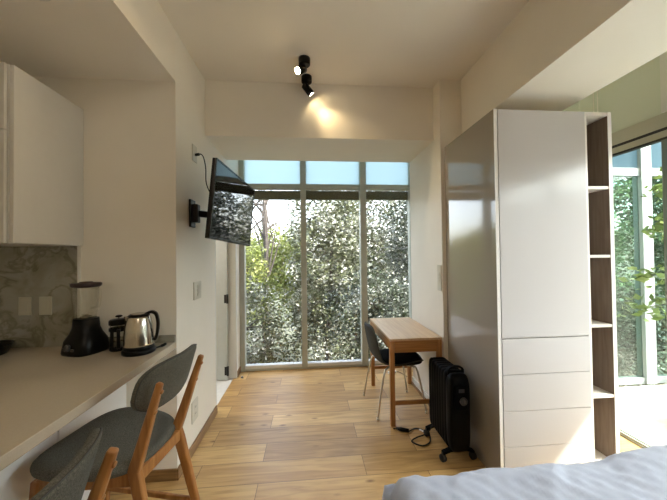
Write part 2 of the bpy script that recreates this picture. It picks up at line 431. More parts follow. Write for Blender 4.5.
# ------------------------------------------------------------------ window_1 : sliding glass side (X = XG)
w = thing('window_1', 'wide sliding glass wall to the terrace right of the wardrobe', 'window'); struct(w)
bx(XG, XG+.07, -.35, 2.995, 2.365, 2.47).done('header', M['framelight'], w, bevel=.004)
bx(XG+.002, XG+.06, -.35, 2.995, 2.345, 2.365).done('track', M['track'], w)
bx(XG+.005, XG+.055, -.35, 2.995, 2.30, 2.345).done('top_rail', M['framelight'], w)
bx(XG+.01, XG+.05, -.35, 2.995, 2.285, 2.30).done('seal', M['track'], w)
b = B(); b.box(XG, XG+.07, -.35, 2.995, 0, .012); b.box(XG+.01, XG+.02, -.35, 2.995, .012, .025); b.box(XG+.045, XG+.055, -.35, 2.995, .012, .025)
b.done('floor_track', M['frame'], w)
ys = (-.35, .75, 1.835, 2.5, 2.995)
for ya, yb in zip(ys[:-1], ys[1:]):
    bx(XG+.028, XG+.036, ya+.04, yb-.04, .025, 2.285).done('pane', M['glass_clear'], w)
    b = B(); b.box(XG+.015, XG+.05, ya, ya+.04, .025, 2.285); b.box(XG+.015, XG+.05, yb-.04, yb, .025, 2.285); b.done('stile', M['stile'], w, bevel=.003)
    bx(XG+.02, XG+.03, ya+.002, yb-.002, 2.47, HC).done('transom_pane', M['greenpane'], w)
for y in (1.80, .5):
    bx(XG-.012, XG+.02, y-.05, y+.05, 2.47, HC).done('transom_post', M['jamb'], w, bevel=.003)

# ------------------------------------------------------------------ terrace
struct(bx(XG+.08, 7.0, -5, 3.0, -.16, -.02).done('floor_terrace', M['deck']), 'sunlit pale deck of the terrace', 'deck')
struct(bx(XG+.3, 4.50, -6, 3.0, 3.45, 3.60).done('trim_5', M['ext']), 'unseen roof eave added to shade the terrace side', 'eave')  # unseen eave, added to limit the sun to the low wardrobe patch
struct(bx(XFAR-.2, XG+.3, YBACK-.2, YW+.12, HC+.12, 3.60).done('trim_6', M['ext']), 'roof slab', 'roof')
struct(bx(6.6, 6.8, -6, 3.0, -.16, 3.0).done('wall_sky_block', M['ext']), 'added unseen wall beside the terrace, blocking bright sky', 'wall')  # unseen wall, added to keep bright sky out of glossy reflections
w = thing('window_3', 'glazed screen at the far end of the terrace', 'window'); struct(w)
yw = 3.02
mull = ((2.56, 2.62), (3.80, 3.93), (5.1, 5.2), (6.4, 6.5))
for x0, x1 in mull: bx(x0, x1, yw, yw+.1, -.02, 3.44).done('mullion', M['frame_screen'], w, bevel=.004)
for (a, b_), (c, d_) in zip(mull[:-1], mull[1:]):
    bx(b_, c, yw+.02, yw+.08, 2.36, 2.45).done('transom', M['frame_screen'], w)
    bx(b_, c, yw+.02, yw+.08, -.02, .05).done('bottom_rail', M['frame_screen'], w)
    bx(b_, c, yw+.04, yw+.05, .05, 2.36).done('pane', M['glass_green'], w)
    bx(b_, c, yw+.04, yw+.05, 2.45, 3.44).done('frosted_pane', M['frost2'], w)

# ------------------------------------------------------------------ kitchen
o = thing('wall_cabinet', 'white handleless wall cabinet above the marble backsplash', 'cabinet', (-1.487, 1.60, 1.575))
z1 = 2.487-1.575
bx(-.71, -.022, .0, .464, 0, z1).done('body', M['cab'], o, bevel=.002)
bx(-.020, 0, .003, .464, .002, z1-.002).done('door', M['cab'], o, bevel=.002)
bx(-.70, -.026, -.018, -.002, .002, .57).done('side_panel', M['cab'], o, bevel=.002)
bx(-.70, -.026, -.018, -.002, .574, z1-.002).done('side_panel', M['cab'], o, bevel=.002)

o = thing('backsplash', 'grey veined marble backsplash with two outlets', 'backsplash', (-1.505, YP, HK))
bx(-.90, -.008, -.022, -.001, .001, .652).done('slab', M['marble'], o)
bx(-.008, 0, -.023, -.001, .001, .652).done('edge_trim', M['plastic'], o)
bx(.001, .601, -.02, -.001, .001, .047).done('upstand', M['marble'], o, bevel=.001)
o = bx(XFAR-.09, XL+.0, -1.2, YP-.001, HK-.042, HK).done('worktop', M['top'], None, bevel=.003)
tag(o, 'beige quartz kitchen worktop along the left side', 'worktop')
for i, (ya, yb, lab) in enumerate(((1.538, YP-.002, 'white base cabinet below the far end of the worktop'), (.93, 1.532, 'white base cabinet under the worktop nearest the camera'))):
    o = thing('base_cabinet', lab, 'cabinet', (-1.22, ya, 0), 0, 'base cabinets under the worktop')
    L_ = yb-ya
    bx(-.98, -.022, 0, L_, .08, HK-.044).done('body', M['cabw'], o)
    bx(-.020, 0, .002, L_-.002, .085, HK-.046).done('door', M['cabw'], o, bevel=.0015)
    bx(-.98, -.06, 0, L_, 0, .08).done('plinth', M['gap'], o)

# sockets and switches : face normal along 'ax'
def plate(name, label, cat, loc, ax, w_, h_, kind, group=None, mp='plate'):
    rz = {'-y': 0, '+x': PI/2, '-x': -PI/2}[ax]
    o = thing(name, label, cat, loc, rz, group)
    bx(-w_/2, w_/2, -.008, 0, -h_/2, h_/2).done('cover_plate', M[mp], o, bevel=.003)
    if kind == 'outlet':
        for z in (-.025, .025):
            f = bx(-.017, .017, -.0095, -.008, z-.018, z+.018).done('socket', M[mp], o, bevel=.001)
            b = B(); b.box(-.009, -.006, -.0102, -.0095, z-.004, z+.008); b.box(.006, .009, -.0102, -.0095, z-.004, z+.008)
            b.done('slot', M['slot'], f)
    elif kind == 'switch':
        for z in (-.03, 0, .03):
            bx(-.016, .016, -.0115, -.008, z-.013, z+.013).done('rocker', M[mp], o, bevel=.0015)
    else:
        bx(-.018, .018, -.0095, -.008, -.035, .035).done('blank_insert', M[mp], o, bevel=.001)
    return o
plate('wall_outlet', 'left one of the two outlets on the marble backsplash', 'outlet', (-1.822, YP-.0225, 1.19), '-y', .076, .118, 'decora', mp='plate2')
plate('wall_outlet', 'right one of the two backsplash outlets, nearer the blender', 'outlet', (-1.700, YP-.0225, 1.19), '-y', .076, .118, 'decora', mp='plate2')
plate('light_switch', 'white light switch on the left wall below the television', 'switch', (XL+.0005, 2.43, 1.225), '+x', .15, .14, 'switch')
plate('wall_outlet', 'low white outlet on the left wall near the floor', 'outlet', (XL+.0005, 2.365, .305), '+x', .12, .16, 'outlet')
plate('light_switch', 'tall narrow switch on the right wall beside the wardrobe', 'switch', (XR-.0005, 2.555, 1.275), '-x', .075, .235, 'switch')
plate('cable_outlet', 'small outlet high on the left wall above the television', 'outlet', (XL+.0005, 2.385, 2.31), '+x', .09, .13, 'blank')

# --- blender
o = thing('blender', 'black kitchen blender with a clear jar beside the backsplash', 'blender', (-1.372, 1.925, HK), math.radians(-20))
def rrect(wx, wy, z, n=24, p=3.2, ox=0, oy=0):
    r = []
    for k in range(n):
        a = 2*PI*k/n; c, s_ = math.cos(a), math.sin(a)
        r.append(Vector((ox+wx*math.copysign(abs(c)**(2/p), c), oy+wy*math.copysign(abs(s_)**(2/p), s_), z)))
    return r
b = B(); b.ring_surface([rrect(.105, .10, .0), rrect(.108, .102, .012), rrect(.098, .092, .075), rrect(.074, .070, .118), rrect(.062, .060, .150), rrect(.058, .056, .205)])
base = b.done('base', M['black'], o)
b = B(); b.lathe([(.020, 0), (.020, .012), (.016, .016)], (0, -.098, .048), 18, axis=(0, -1, .25)); b.done('dial', M['knob'], base)
for sx in (-.0325, .0325): bx(sx-.0125, sx+.0125, -.102, -.096, .03, .045).done('button', M['knob'], base)
b = B(); b.ring_surface([rrect(.046, .046, .205), rrect(.048, .048, .22), rrect(.055, .055, .31), rrect(.061, .061, .402)], cap0=True, cap1=False)
b.ring_surface([rrect(.057, .057, .402), rrect(.051, .051, .31), rrect(.044, .044, .22), rrect(.042, .042, .210)], cap0=False, cap1=True)
jar = b.done('jar', M['jar'], o)
b = B(); b.bar(spline([(.057, 0, .385), (.095, 0, .388), (.108, 0, .37), (.104, 0, .31), (.09, 0, .275), (.051, 0, .27)], 5), .022, .010, (0, 1, 0)); b.done('handle', M['jar'], jar)
b = B(); b.ring_surface([rrect(.060, .060, .394), rrect(.068, .068, .402), rrect(.070, .070, .416), rrect(.063, .063, .421), rrect(.030, .030, .423), rrect(.028, .028, .428)]); b.done('lid', M['lidbrown'], o)
b = B(); b.lathe([(.03, .206), (.03, .214), (.012, .218), (.012, .226)], (0, 0, 0), 16); b.box(-.033, .033, -.006, .006, .219, .223); b.done('blade', M['steel'], o)

# --- french press
o = thing('french_press', 'small black french press between the blender and the kettle', 'coffee press', (-1.188, 1.935, HK), math.radians(-60))
b = B(); b.lathe([(.046, 0), (.049, .006), (.049, .020), (.045, .022)], seg=28)
b.done('base', M['black'], o)
b = B()
for k in range(4):
    a = PI/4+k*PI/2; b.box(-.008, .008, -.0025, .0025, .018, .135, Matrix.Rotation(a, 4, 'Z') @ Matrix.Translation((0, .049, 0)))
b.lathe([(.0475, .120), (.0515, .120), (.0515, .138), (.0475, .138)], seg=28, close=False)
b.done('frame', M['black'], o)
b = B(); b.lathe([(.043, .022), (.0455, .03), (.0455, .155), (.048, .162), (.0445, .162), (.043, .155), (.043, .032), (.04, .026)], seg=28); b.done('beaker', M['jar'], o)
b = B(); b.lathe([(.0515, .158), (.0525, .164), (.0525, .182), (.046, .190), (.012, .193)], seg=28); b.done('lid', M['black'], o)
b = B(); b.tube([(0, 0, .06), (0, 0, .205)], .003); b.lathe([(.041, .06), (.041, .066)], seg=24); rod = b.done('plunger', M['steel'], o)
b = B(); b.lathe([(.004, .2), (.016, .204), (.020, .209), (.014, .214), (.002, .216)], seg=18); b.done('knob', M['black'], rod)
b = B(); b.bar(spline([(.05, 0, .13), (.085, 0, .135), (.097, 0, .115), (.092, 0, .06), (.075, 0, .03), (.048, 0, .028)], 5), .018, .012, (0, 1, 0)); b.done('handle', M['black'], o, bevel=.003)

# --- kettle
o = thing('electric_kettle', 'steel electric kettle with black handle at the worktop end', 'kettle', (-1.030, 1.865, HK), math.radians(12)); o.scale = (.86, .86, .95)
b = B(); b.lathe([(.098, 0), (.104, .004), (.104, .022), (.096, .028)], seg=36); b.done('base', M['black'], o)
b = B(); b.lathe([(.092, .028), (.094, .034), (.094, .046), (.0925, .048)], seg=36); b.done('collar', M['black'], o)
b = B(); b.lathe([(.0925, .048), (.0935, .06), (.091, .12), (.083, .18), (.071, .222), (.067, .230)], seg=40); body = b.done('body', M['steel'], o)
b = B(); b.ring_surface([[Vector((-.060, -.020, .225)), Vector((-.060, .020, .225)), Vector((-.072, 0, .17))], [Vector((-.078, -.011, .233)), Vector((-.078, .011, .233)), Vector((-.0835, 0, .185))], [Vector((-.092, -.004, .232)), Vector((-.092, .004, .232)), Vector((-.093, 0, .224))]])
b.done('spout', M['steel'], body)
b = B(); b.lathe([(.067, .229), (.067, .236), (.056, .244), (.02, .247)], seg=36); lid = b.done('lid', M['black'], o)
b = B(); b.lathe([(.047, .2445), (.044, .2475), (.02, .2485)], seg=30); b.done('lid_disc', M['steel'], lid)
b = B(); b.bar(spline([(.040, 0, .240), (.075, 0, .252), (.105, 0, .238), (.118, 0, .19), (.116, 0, .13), (.106, 0, .085), (.093, 0, .075)], 7), .026, [.018]*4+[.018]*39, (0, 1, 0)); b.done('handle', M['black'], o, bevel=.005)
b = B(); b.tube(spline([(.097, .03, .012), (.125, .07, .012), (.145, .10, .016)], 6), [.006]*6+[.010]*6+[.008]); b.done('cord_end', M['black'], o)

# --- frying pan at the left edge
o = thing('frying_pan', 'black frying pan on the worktop at the left picture edge', 'pan', (-1.925, 1.905, HK), PI); o.scale = (1, 1, 1.5)
b = B(); b.lathe([(.085, 0), (.095, .003), (.118, .038), (.121, .041), (.115, .039), (.092, .007), (.01, .006)], seg=36); b.done('pan_body', M['black'], o)
b = B(); b.bar(spline([(.108, .035, .034), (.145, .05, .040), (.178, .06, .034)], 6), [.024]*13, .018, (-.33, 1, 0)); b.done('handle', M['blackmat'], o, bevel=.004)

# ------------------------------------------------------------------ counter stools
def make_stool():
    o = thing('counter_chair', 'grey upholstered wooden counter chair tucked under the far end of the worktop', 'chair', (0, 0, 0), 0, 'grey counter chairs at the worktop')
    # local : -X faces the worktop, legs 0.30 apart at the back; kink of the rear legs at the origin
    zs = .60
    def leg(s):
        b = B()
        b.bar([(.145, s*.175, 0), (.075, s*.163, .28), (.012, s*.152, zs-.045), (.0, s*.15, zs), (.022, s*.153, zs+.06), (.068, s*.16, zs+.2), (.125, s*.168, zs+.375)],
              [.028, .030, .031, .031, .030, .028, .024], [.030, .040, .052, .052, .047, .038, .027], (0, 1, 0))
        return b
    for s in (-1, 1):
        leg(s).done('leg', M['oak'], o, bevel=.008, bseg=3)
        b = B(); b.bar([(-.44, s*.20, 0), (-.42, s*.19, .3), (-.40, s*.18, zs-.03)], [.026, .032, .036], [.026, .032, .036], (0, 1, 0)); b.done('leg', M['oak'], o, bevel=.007, bseg=3)
        b = B(); b.bar([(-.40, s*.18, zs-.055), (0.0, s*.151, zs-.035)], .022, .055, (0, 1, 0)); b.done('side_rail', M['oak'], o, bevel=.004)
        b = B(); b.bar([(-.425, s*.186, .25), (.075, s*.163, .22)], .018, .026, (0, 1, 0)); b.done('stretcher', M['oak'], o, bevel=.004)
    b = B(); b.bar([(.012, -.14, zs-.03), (.012, .14, zs-.03)], .024, .055, (1, 0, 0)); b.done('rear_rail', M['oak'], o, bevel=.004)
    b = B(); b.bar([(-.40, -.17, zs-.05), (-.40, .17, zs-.05)], .022, .05, (1, 0, 0)); b.done('front_rail', M['oak'], o, bevel=.004)
    b = B(); b.bar([(-.425, -.175, .21), (-.425, .175, .21)], .02, .028, (1, 0, 0)); b.done('footrest', M['oak'], o, bevel=.004)
    # seat pad : rounded trapezoid, dished
    b = B(); n = 40
    def outline(k, sc):
        a = 2*PI*k/n; c, s_ = math.cos(a), math.sin(a); p = 3.0
        x = math.copysign(abs(c)**(2/p), c); y = math.copysign(abs(s_)**(2/p), s_)
        half = .27 - .045*(x+1)/2*1.1
        return (-.215+x*.235*sc, y*half*sc)
    rings = []
    for sc, dz in ((.3, .052), (.62, .054), (.86, .056), (.955, .052), (.99, .042), (1.0, .03), (.985, .016), (.95, .006), (.85, 0), (.4, 0)):
        ring = []
        for k in range(n):
            x, y = outline(k, sc)
            lift = .018*(y/.25)**2 - .012*((x+.215)/.235)
            ring.append(Vector((x, y, zs-.015+dz+lift*(1 if dz > .02 else .9))))
        rings.append(ring)
    b.ring_surface(rings); b.done('seat', M['fabric'], o)
    # back rest : curved padded plate
    nu = 36; cy, hz = .215, .112
    rings = []
    def pt(u, v, off):
        # u,v in the unit superellipse ; plate bends towards the sitter at its ends
        y = u*cy; z = v*hz
        x = -.050*(u*u) + .30*z
        cx_ = .083 + x
        return Vector((cx_-off*1.0, y+.015, zs+.330+z+ .012*u*u))
    prof = ((.25, .5), (.7, .5), (.9, .48), (.975, .35), (1.0, .0), (.975, -.35), (.9, -.48), (.7, -.5), (.25, -.5))
    for sc, off in prof:
        ring = []
        for k in range(nu):
            a = 2*PI*k/nu; c, s_ = math.cos(a), math.sin(a); p = 3.1
            ring.append(pt(math.copysign(abs(c)**(2/p), c)*sc, math.copysign(abs(s_)**(2/p), s_)*sc, off*.034))
        rings.append(ring)
    b = B(); b.ring_surface(rings); bk = b.done('backrest', M['fabric'], o)
    pts = [pt(math.copysign(abs(math.cos(2*PI*k/48))**(2/3.1), math.cos(2*PI*k/48))*.985, math.copysign(abs(math.sin(2*PI*k/48))**(2/3.1), math.sin(2*PI*k/48))*.985, -.010) for k in range(49)]
    b = B(); b.tube(pts, .0028, 6); b.done('piping', M['piping'], bk)
    for s in (-1, 1):
        for z in (.25, .335):
            b = B(); b.lathe([(.009, 0), (.009, .004), (.006, .007)], (.099+(z-.25)*.33, s*.163, zs+z), 14, axis=(1, 0, -.3)); b.done('screw_cap', M['oak'], o)
    return o
st = make_stool()
st.location = (-.722, 1.46, 0); st.rotation_euler = (0, 0, math.radians(-8))
dup(st, (-.640, .672, 0), math.radians(8), 'grey upholstered wooden counter chair nearest the camera, cut by the lower edge')

# ------------------------------------------------------------------ desk
DX0, DX1, DY0, DY1, DH = .69, 1.160, 2.495, 3.328, .756
o = thing('desk', 'narrow bamboo writing desk against the right wall', 'desk', ((DX0+DX1)/2, (DY0+DY1)/2, 0))
hx, hy = (DX1-DX0)/2, (DY1-DY0)/2
bx(-hx, hx, -hy, hy, DH-.020, DH).done('tabletop', M['bamboo_top'], o, bevel=.003)
for sx in (-1, 1):
    for sy in (-1, 1):
        x0, x1 = sorted((sx*(hx-.002), sx*(hx-.042))); y0, y1 = sorted((sy*(hy-.002), sy*(hy-.042)))
        bx(x0, x1, y0, y1, 0, DH-.0205).done('leg', M['bamboo_leg'], o, bevel=.003)
for sy in (-1, 1):
    y0, y1 = sorted((sy*(hy-.004), sy*(hy-.026)))
    bx(-hx+.043, hx-.043, y0, y1, DH-.122, DH-.021).done('apron', M['bamboo'], o, bevel=.002)
    bx(-hx+.043, hx-.043, y0, y1-.002 if sy < 0 else y1, .18, .215).done('stretcher', M['bamboo'], o, bevel=.003)
bx(hx-.026, hx-.004, -hy+.043, hy-.043, DH-.122, DH-.021).done('apron', M['bamboo'], o, bevel=.002)
bx(-hx+.004, -hx+.022, -hy+.043, -.004, DH-.100, DH-.024).done('drawer', M['bamboo'], o, bevel=.002)
bx(-hx+.004, -hx+.022, .004, hy-.043, DH-.100, DH-.024).done('drawer', M['bamboo'], o, bevel=.002)

# ------------------------------------------------------------------ desk chair (faces +X, towards the desk)
o = thing('desk_chair', 'dark shell chair with thin metal legs at the desk', 'chair', (.83, 2.875, 0), math.radians(4))
b = B(); n = 15
prof = [(.235, .448), (.215, .462), (.15, .458), (.05, .446), (-.05, .440), (-.13, .446), (-.185, .475), (-.215, .53), (-.235, .61), (-.252, .70), (-.268, .78), (-.276, .815)]
half = [.17, .205, .215, .22, .22, .215, .205, .20, .195, .19, .165, .10]
def shell(off):
    rows = []
    for i, ((x, z), h_) in enumerate(zip(prof, half)):
        j0, j1 = max(i-1, 0), min(i+1, len(prof)-1)
        t = Vector((prof[j1][0]-prof[j0][0], 0, prof[j1][1]-prof[j0][1])).normalized(); nn = Vector((t.z, 0, -t.x))
        row = []
        for k in range(n):
            u = -1+2*k/(n-1)
            curl = .035*abs(u)**2.4
            row.append(Vector((x, u*h_, z)) - nn*(-curl*(1 if True else 0)) + nn*off)
        rows.append(row)
    return rows
top, bot = shell(.0), shell(-.014)
rings = [t_ + list(reversed(b_)) for t_, b_ in zip(top, bot)]
b.ring_surface(rings); b.done('shell', M['chairshell'], o, subsurf=1, smooth=True)
b = B(); rr = []
for sc, dz in ((.3, .046), (.75, .046), (.94, .038), (1, .018), (.97, -.004), (.3, -.008)):
    rr.append([Vector((.055+v.x*sc, v.y*sc, .452+dz)) for v in rrect(.205, .205, 0, 28, 3.4)])
b.ring_surface(rr); b.done('seat_cushion', M['seatpad'], o)
feet = {(1, 1): (.225, .215), (1, -1): (.235, -.215), (-1, 1): (-.25, .225), (-1, -1): (-.245, -.245)}
for (sx, sy), (fx, fy) in feet.items():
    b = B(); b.tube(spline([(sx*.05, sy*.10, .428), (sx*.13, sy*.17, .424), (fx*.68, fy*.86, .40), (fx*.85, fy*.93, .22), (fx, fy, .012)], 6), .009, 10)
    lg = b.done('leg', M['leg_metal'], o)
    b = B(); b.lathe([(.011, 0), (.012, .004), (.011, .022)], (fx, fy, 0), 12); b.done('foot_cap', M['plastic'], lg)
b = B(); b.box(-.07, .07, -.12, .12, .420, .434); b.done('seat_bracket', M['blackm'], o)

# ------------------------------------------------------------------ oil heater
o = thing('oil_heater', 'black oil-filled radiator on castors beside the wardrobe', 'heater', (1.057, 2.02, 0))
for i in range(7):
    y = .075+i*.043
    b = B(); rings = []
    for x, sc in ((0, 1),):
        pass
    b.ring_surface([[Vector((v.x, y+dy, .355+v.y)) for v in rrect(.074*s_, .275*s_, 0, 36, 9)] for dy, s_ in ((-.0208, .93), (-.0208, .988), (-.019, 1), (.019, 1), (.0208, .988), (.0208, .93))])
    b.done('fin', M['heater'], o)
for z in (.12, .60):
    b = B(); b.tube([(0, .03, z), (0, .36, z)], .018); b.done('oil_pipe', M['heater'], o)
b = B(); b.ring_surface([[Vector((v.x, y, .355+v.y)) for v in rrect(.075*s_, .275*s_, 0, 32, 6)] for y, s_ in ((.052, .97), (.03, 1), (.0, 1), (-.018, .93), (-.024, .8))]); pn = b.done('control_housing', M['heaterpanel'], o)
b = B(); b.ring_surface([[Vector((v.x, y, .475+v.y)) for v in rrect(.048*s_, .09*s_, 0, 28, 4)] for y, s_ in ((-.022, 1), (-.032, 1), (-.036, .93))]); b.done('control_panel', M['heater'], pn)
b = B(); b.lathe([(.027, 0), (.027, .012), (.022, .018), (.018, .019)], (.012, -.034, .455), 24, axis=(0, -1, 0)); b.box(.010, .014, -.056, -.052, .44, .475); b.done('knob', M['knob'], pn)
b = B(); b.box(-.02, .02, -.040, -.036, .515, .54); b.done('rocker', M['knob'], pn)
b = B(); b.bar(spline([(-.055, .05, .61), (-.05, .05, .655), (0, .05, .668), (.05, .05, .655), (.055, .05, .61)], 5), .03, .012, (0, 1, 0)); b.done('handle', M['heater'], o, bevel=.003)
for y in (.03, .325):
    b = B(); b.bar([(-.115, y, .062), (-.06, y, .082), (.06, y, .082), (.115, y, .062)], .04, .016, (0, 1, 0)); ax = b.done('axle_bracket', M['heater'], o, bevel=.003)
    for s in (-1, 1):
        b = B(); b.lathe([(.008, -.016), (.024, -.015), (.026, -.008), (.026, .008), (.024, .015), (.008, .016)], (s*.112, y, .0265), 22, axis=(1, .25, 0)); b.box(s*.112-.007, s*.112+.007, y-.012, y+.012, .045, .068)
        b.done('castor', M['blackmat'], ax)
# cord and plug on the floor
b = B(); b.tube(spline([(-.06, .30, .11), (-.12, .31, .03), (-.20, .30, .012), (-.26, .26, .008), (-.20, .20, .008), (-.12, .24, .008), (-.09, .35, .008), (-.16, .42, .008), (-.24, .385, .010)], 7), .0055, 8); b.done('power_cord', M['blackmat'], o)
b = B(); b.tube([(-.335, .43, .014), (-.30, .41, .016), (-.24, .385, .016)], [.009, .016, .014], 12); b.box(-.36, -.335, .433, .437, .010, .014); b.box(-.36, -.335, .423, .427, .010, .014); b.done('plug', M['black'], o)
b = B(); b.box(-.03, .03, -.010, .010, 0, .002, Matrix.Translation((-.128, .375, .012)) @ Matrix.Rotation(-.9, 4, 'Z')); b.done('cord_tag', M['paper'], o)

# ------------------------------------------------------------------ television on arm
W_TV, H_TV = .82, .525
az, tl, rl = -.115, .086, -.037
nrm = Vector((math.cos(az)*math.cos(tl), math.sin(az)*math.cos(tl), -math.sin(tl)))
ux = Vector((-math.sin(az), math.cos(az), 0)); uy = nrm.cross(ux)
ux, uy = ux*math.cos(rl)+uy*math.sin(rl), uy*math.cos(rl)-ux*math.sin(rl)
ctr = Vector((-.568, 2.297, 1.858)) + ux*.035
o = thing('television', 'black wall-mounted television on a swing arm by the doorway', 'television', (XL, 2.32, 1.83))
MT = Matrix(((ux.x, uy.x, nrm.x, 0), (ux.y, uy.y, nrm.y, 0), (ux.z, uy.z, nrm.z, 0), (0, 0, 0, 1)))
MT = Matrix.Translation(ctr-Vector(o.location)) @ MT
def tvpart(b, name, mat, par=None, **k):
    bmesh.ops.transform(b.bm, matrix=MT, verts=b.bm.verts[:]); return b.done(name, mat, par or o, **k)
a, h = W_TV/2, H_TV/2
b = B(); b.box(-a, a, -h, h, -.030, -.004); b.box(-a*.7, a*.7, -h*.75, h*.55, -.062, -.030); tvpart(b, 'housing', M['tvbez'], bevel=.004)
b = B(); t = .012; b.box(-a, a, h-t, h, -.004, .002); b.box(-a, a, -h, -h+t*1.4, -.004, .002); b.box(-a, -a+t, -h+t*1.4, h-t, -.004, .002); b.box(a-t, a, -h+t*1.4, h-t, -.004, .002); tvpart(b, 'bezel', M['tvbez'], bevel=.001)
b = B(); b.box(-a+t, a-t, -h+t*1.4, h-t, -.004, -.001); tvpart(b, 'screen', M['tvscreen'])
b = B(); b.box(-.11, .11, -.11, .11, -.078, -.062); tvpart(b, 'mount_plate', M['blackm'], bevel=.003)
c_l = ctr - nrm*.078 - Vector(o.location)
bx(0.001, .018, -.045, .045, -.11, .10).done('wall_plate', M['blackm'], o, bevel=.004)
b = B(); b.box(.018, .06, -.03, .03, -.075, .065); b.done('wall_bracket', M['blackm'], o, bevel=.006)
elb = Vector((.13, .16, 0))
b = B(); b.bar([(.05, .0, -.005), elb], .05, .03, (0, 0, 1)); b.done('arm', M['blackm'], o, bevel=.005)
b = B(); b.bar([elb, c_l+Vector((-.01, 0, 0))], .045, .028, (0, 0, 1)); b.tube([elb-Vector((0, 0, .04)), elb+Vector((0, 0, .04))], .022, 16); b.done('arm', M['blackm'], o, bevel=.004)
# aerial lead from the outlet
p0 = Vector((XL+.03, 2.385, 2.30))-o.location
b = B(); b.tube(spline([p0+Vector((-.018, 0, 0)), p0+Vector((.012, -.01, .006)), p0+Vector((.05, -.03, -.02)), p0+Vector((.08, -.06, -.12)), p0+Vector((.10, -.10, -.26)), p0+Vector((.16, -.10, -.36)), c_l+Vector((-.0, -.0, .12))], 6), .004, 8); b.done('cable', M['blackmat'], o)
b = B(); b.tube([p0+Vector((-.02, 0, 0)), p0+Vector((.012, -.006, .004))], .011, 12); b.done('cable_plug', M['black'], o)

# ------------------------------------------------------------------ ceiling spotlights
def spot(loc, rz, hd, lab, length=.105, first=True):
    o = thing('ceiling_spotlight', lab, 'spotlight', loc, 0, 'black ceiling spotlights')
    b = B(); b.lathe([(.046, 0), (.046, -.012), (.045, -.048), (.038, -.054)], seg=30); b.done('canopy', M['black'], o)
    hd = Vector(hd).normalized(); pv = Vector((-.012, 0, -.085))
    b = B(); b.tube([(0, 0, -.05), pv], .006, 10); b.tube([pv-Vector((0, .012, 0)), pv+Vector((0, .012, 0))], .012, 12); b.done('stem', M['black'], o)
    c0 = pv - hd*.02
    b = B(); b.lathe([(.02, 0), (.030, .008), (.031, length), (.027, length), (.026, length-.018)], c0, 26, axis=hd, close=True); hb = b.done('lamp_head', M['black'], o)
    b = B(); b.lathe([(.0255, length-.016), (.0255, length-.008), (.02, length-.005)], c0, 22, axis=hd); b.done('bulb', M['bulb'], hb)
    l = bpy.data.lights.new('spot_beam', 'SPOT'); l.color = (1, .74, .40); l.spot_size = math.radians(70); l.spot_blend = 1; l.shadow_soft_size = .02
    lo = bpy.data.objects.new('spot_beam', l); COL.objects.link(lo); lo.parent = hb
    lo.location = c0 + hd*(length+.004); lo.rotation_euler = hd.to_track_quat('-Z', 'Y').to_euler()
    return l
l1 = spot((-.02, 2.30, HC-.001), 0, (-.50, -.62, -.55), 'black ceiling spotlight glowing towards the camera')
l2 = spot((-.005, 2.535, HC-.001), 0, (.55, .12, -.62), 'black ceiling spotlight aimed at the bulkhead, nearest the window')
l1.energy = 8; l2.energy = 4

# recessed kitchen downlight
o = thing('downlight', 'small recessed downlight in the kitchen ceiling', 'light', (-1.21, 1.405, HN))
b = B(); b.lathe([(.032, 0), (.045, 0), (.046, -.004), (.034, -.005)], seg=30, close=False); b.done('rim', M['plastic'], o)
b = B(); b.lathe([(.001, -.001), (.033, -.001), (.033, -.003), (.001, -.003)], seg=30); b.done('diffuser', M['bulb2'], o)

def downlight(loc, lab, e, col=(1, .86, .66)):  # added fill lamps, no such fixtures are in view
    o = thing('downlight', lab, 'light', loc, 0, 'added fill lamps')
    b = B(); b.lathe([(.042, 0), (.055, 0), (.056, -.004), (.044, -.005)], seg=30, close=False); b.done('rim', M['plastic'], o)
    b = B(); b.lathe([(.001, -.001), (.043, -.001), (.043, -.003), (.001, -.003)], seg=30); b.done('diffuser', M['bulb2'], o)
    l = bpy.data.lights.new('fill_beam', 'AREA'); l.shape = 'DISK'; l.size = .08; l.energy = e; l.color = col
    lo = bpy.data.objects.new('fill_beam', l); COL.objects.link(lo); lo.parent = o; lo.location = (0, 0, -.006)
downlight((-1.55, 3.2, 2.6), 'added unseen fill lamp in the small room through the doorway', 6, (1, .95, .88))  # lamp added to brighten the open door and its jamb
downlight((.15, -1.3, HC), 'added unseen fill lamp in the ceiling behind the camera', 5)  # fill lamp added to even out the room light

# ------------------------------------------------------------------ wardrobe
o = thing('wardrobe', 'tall white gloss wardrobe with four drawers and open side shelves', 'wardrobe', (W0, WY, 0))
w_, dp = W1-W0, WB-WY-.002
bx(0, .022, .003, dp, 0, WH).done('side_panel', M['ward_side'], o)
bx(0, .022, 0, .003, 0, WH).done('edge_strip', M['ward_edge'], o)
XD = 1.850-W0        # right edge of door / left side of the open shelves
bx(XD+.004, XD+.022, .004, dp, .0, WH-.026).done('divider', M['ward_edge'], o)
bx(w_-.026, w_, 0, .003, 0, WH).done('edge_strip', M['ward_edge'], o)
bx(w_-.026, w_-.0005, .003, dp, 0, WH-.001).done('side_panel', M['ward_in'], o)
bx(.023, w_-.027, .003, dp, WH-.024, WH-.001).done('top_panel', M['shelf'], o)
bx(.023, w_-.027, dp-.012, dp, .0, WH-.025).done('back_panel', M['ward_in'], o)
bx(.023, w_-.027, .02, dp-.013, 0, .07).done('plinth', M['ward_edge'], o)
bx(.023, XD+.003, .022, dp-.013, .071, WH-.026).done('carcass', M['ward_edge'], o)
bx(.026, XD+.003, -.002, .018, .942, WH-.002).done('door', M['ward'], o, bevel=.0015)
zs = (.072, .242, .470, .706, .938)
for za, zb in zip(zs[:-1], zs[1:]):
    bx(.026, XD+.003, -.002, .018, za, zb-.004).done('drawer', M['ward'], o, bevel=.0015)
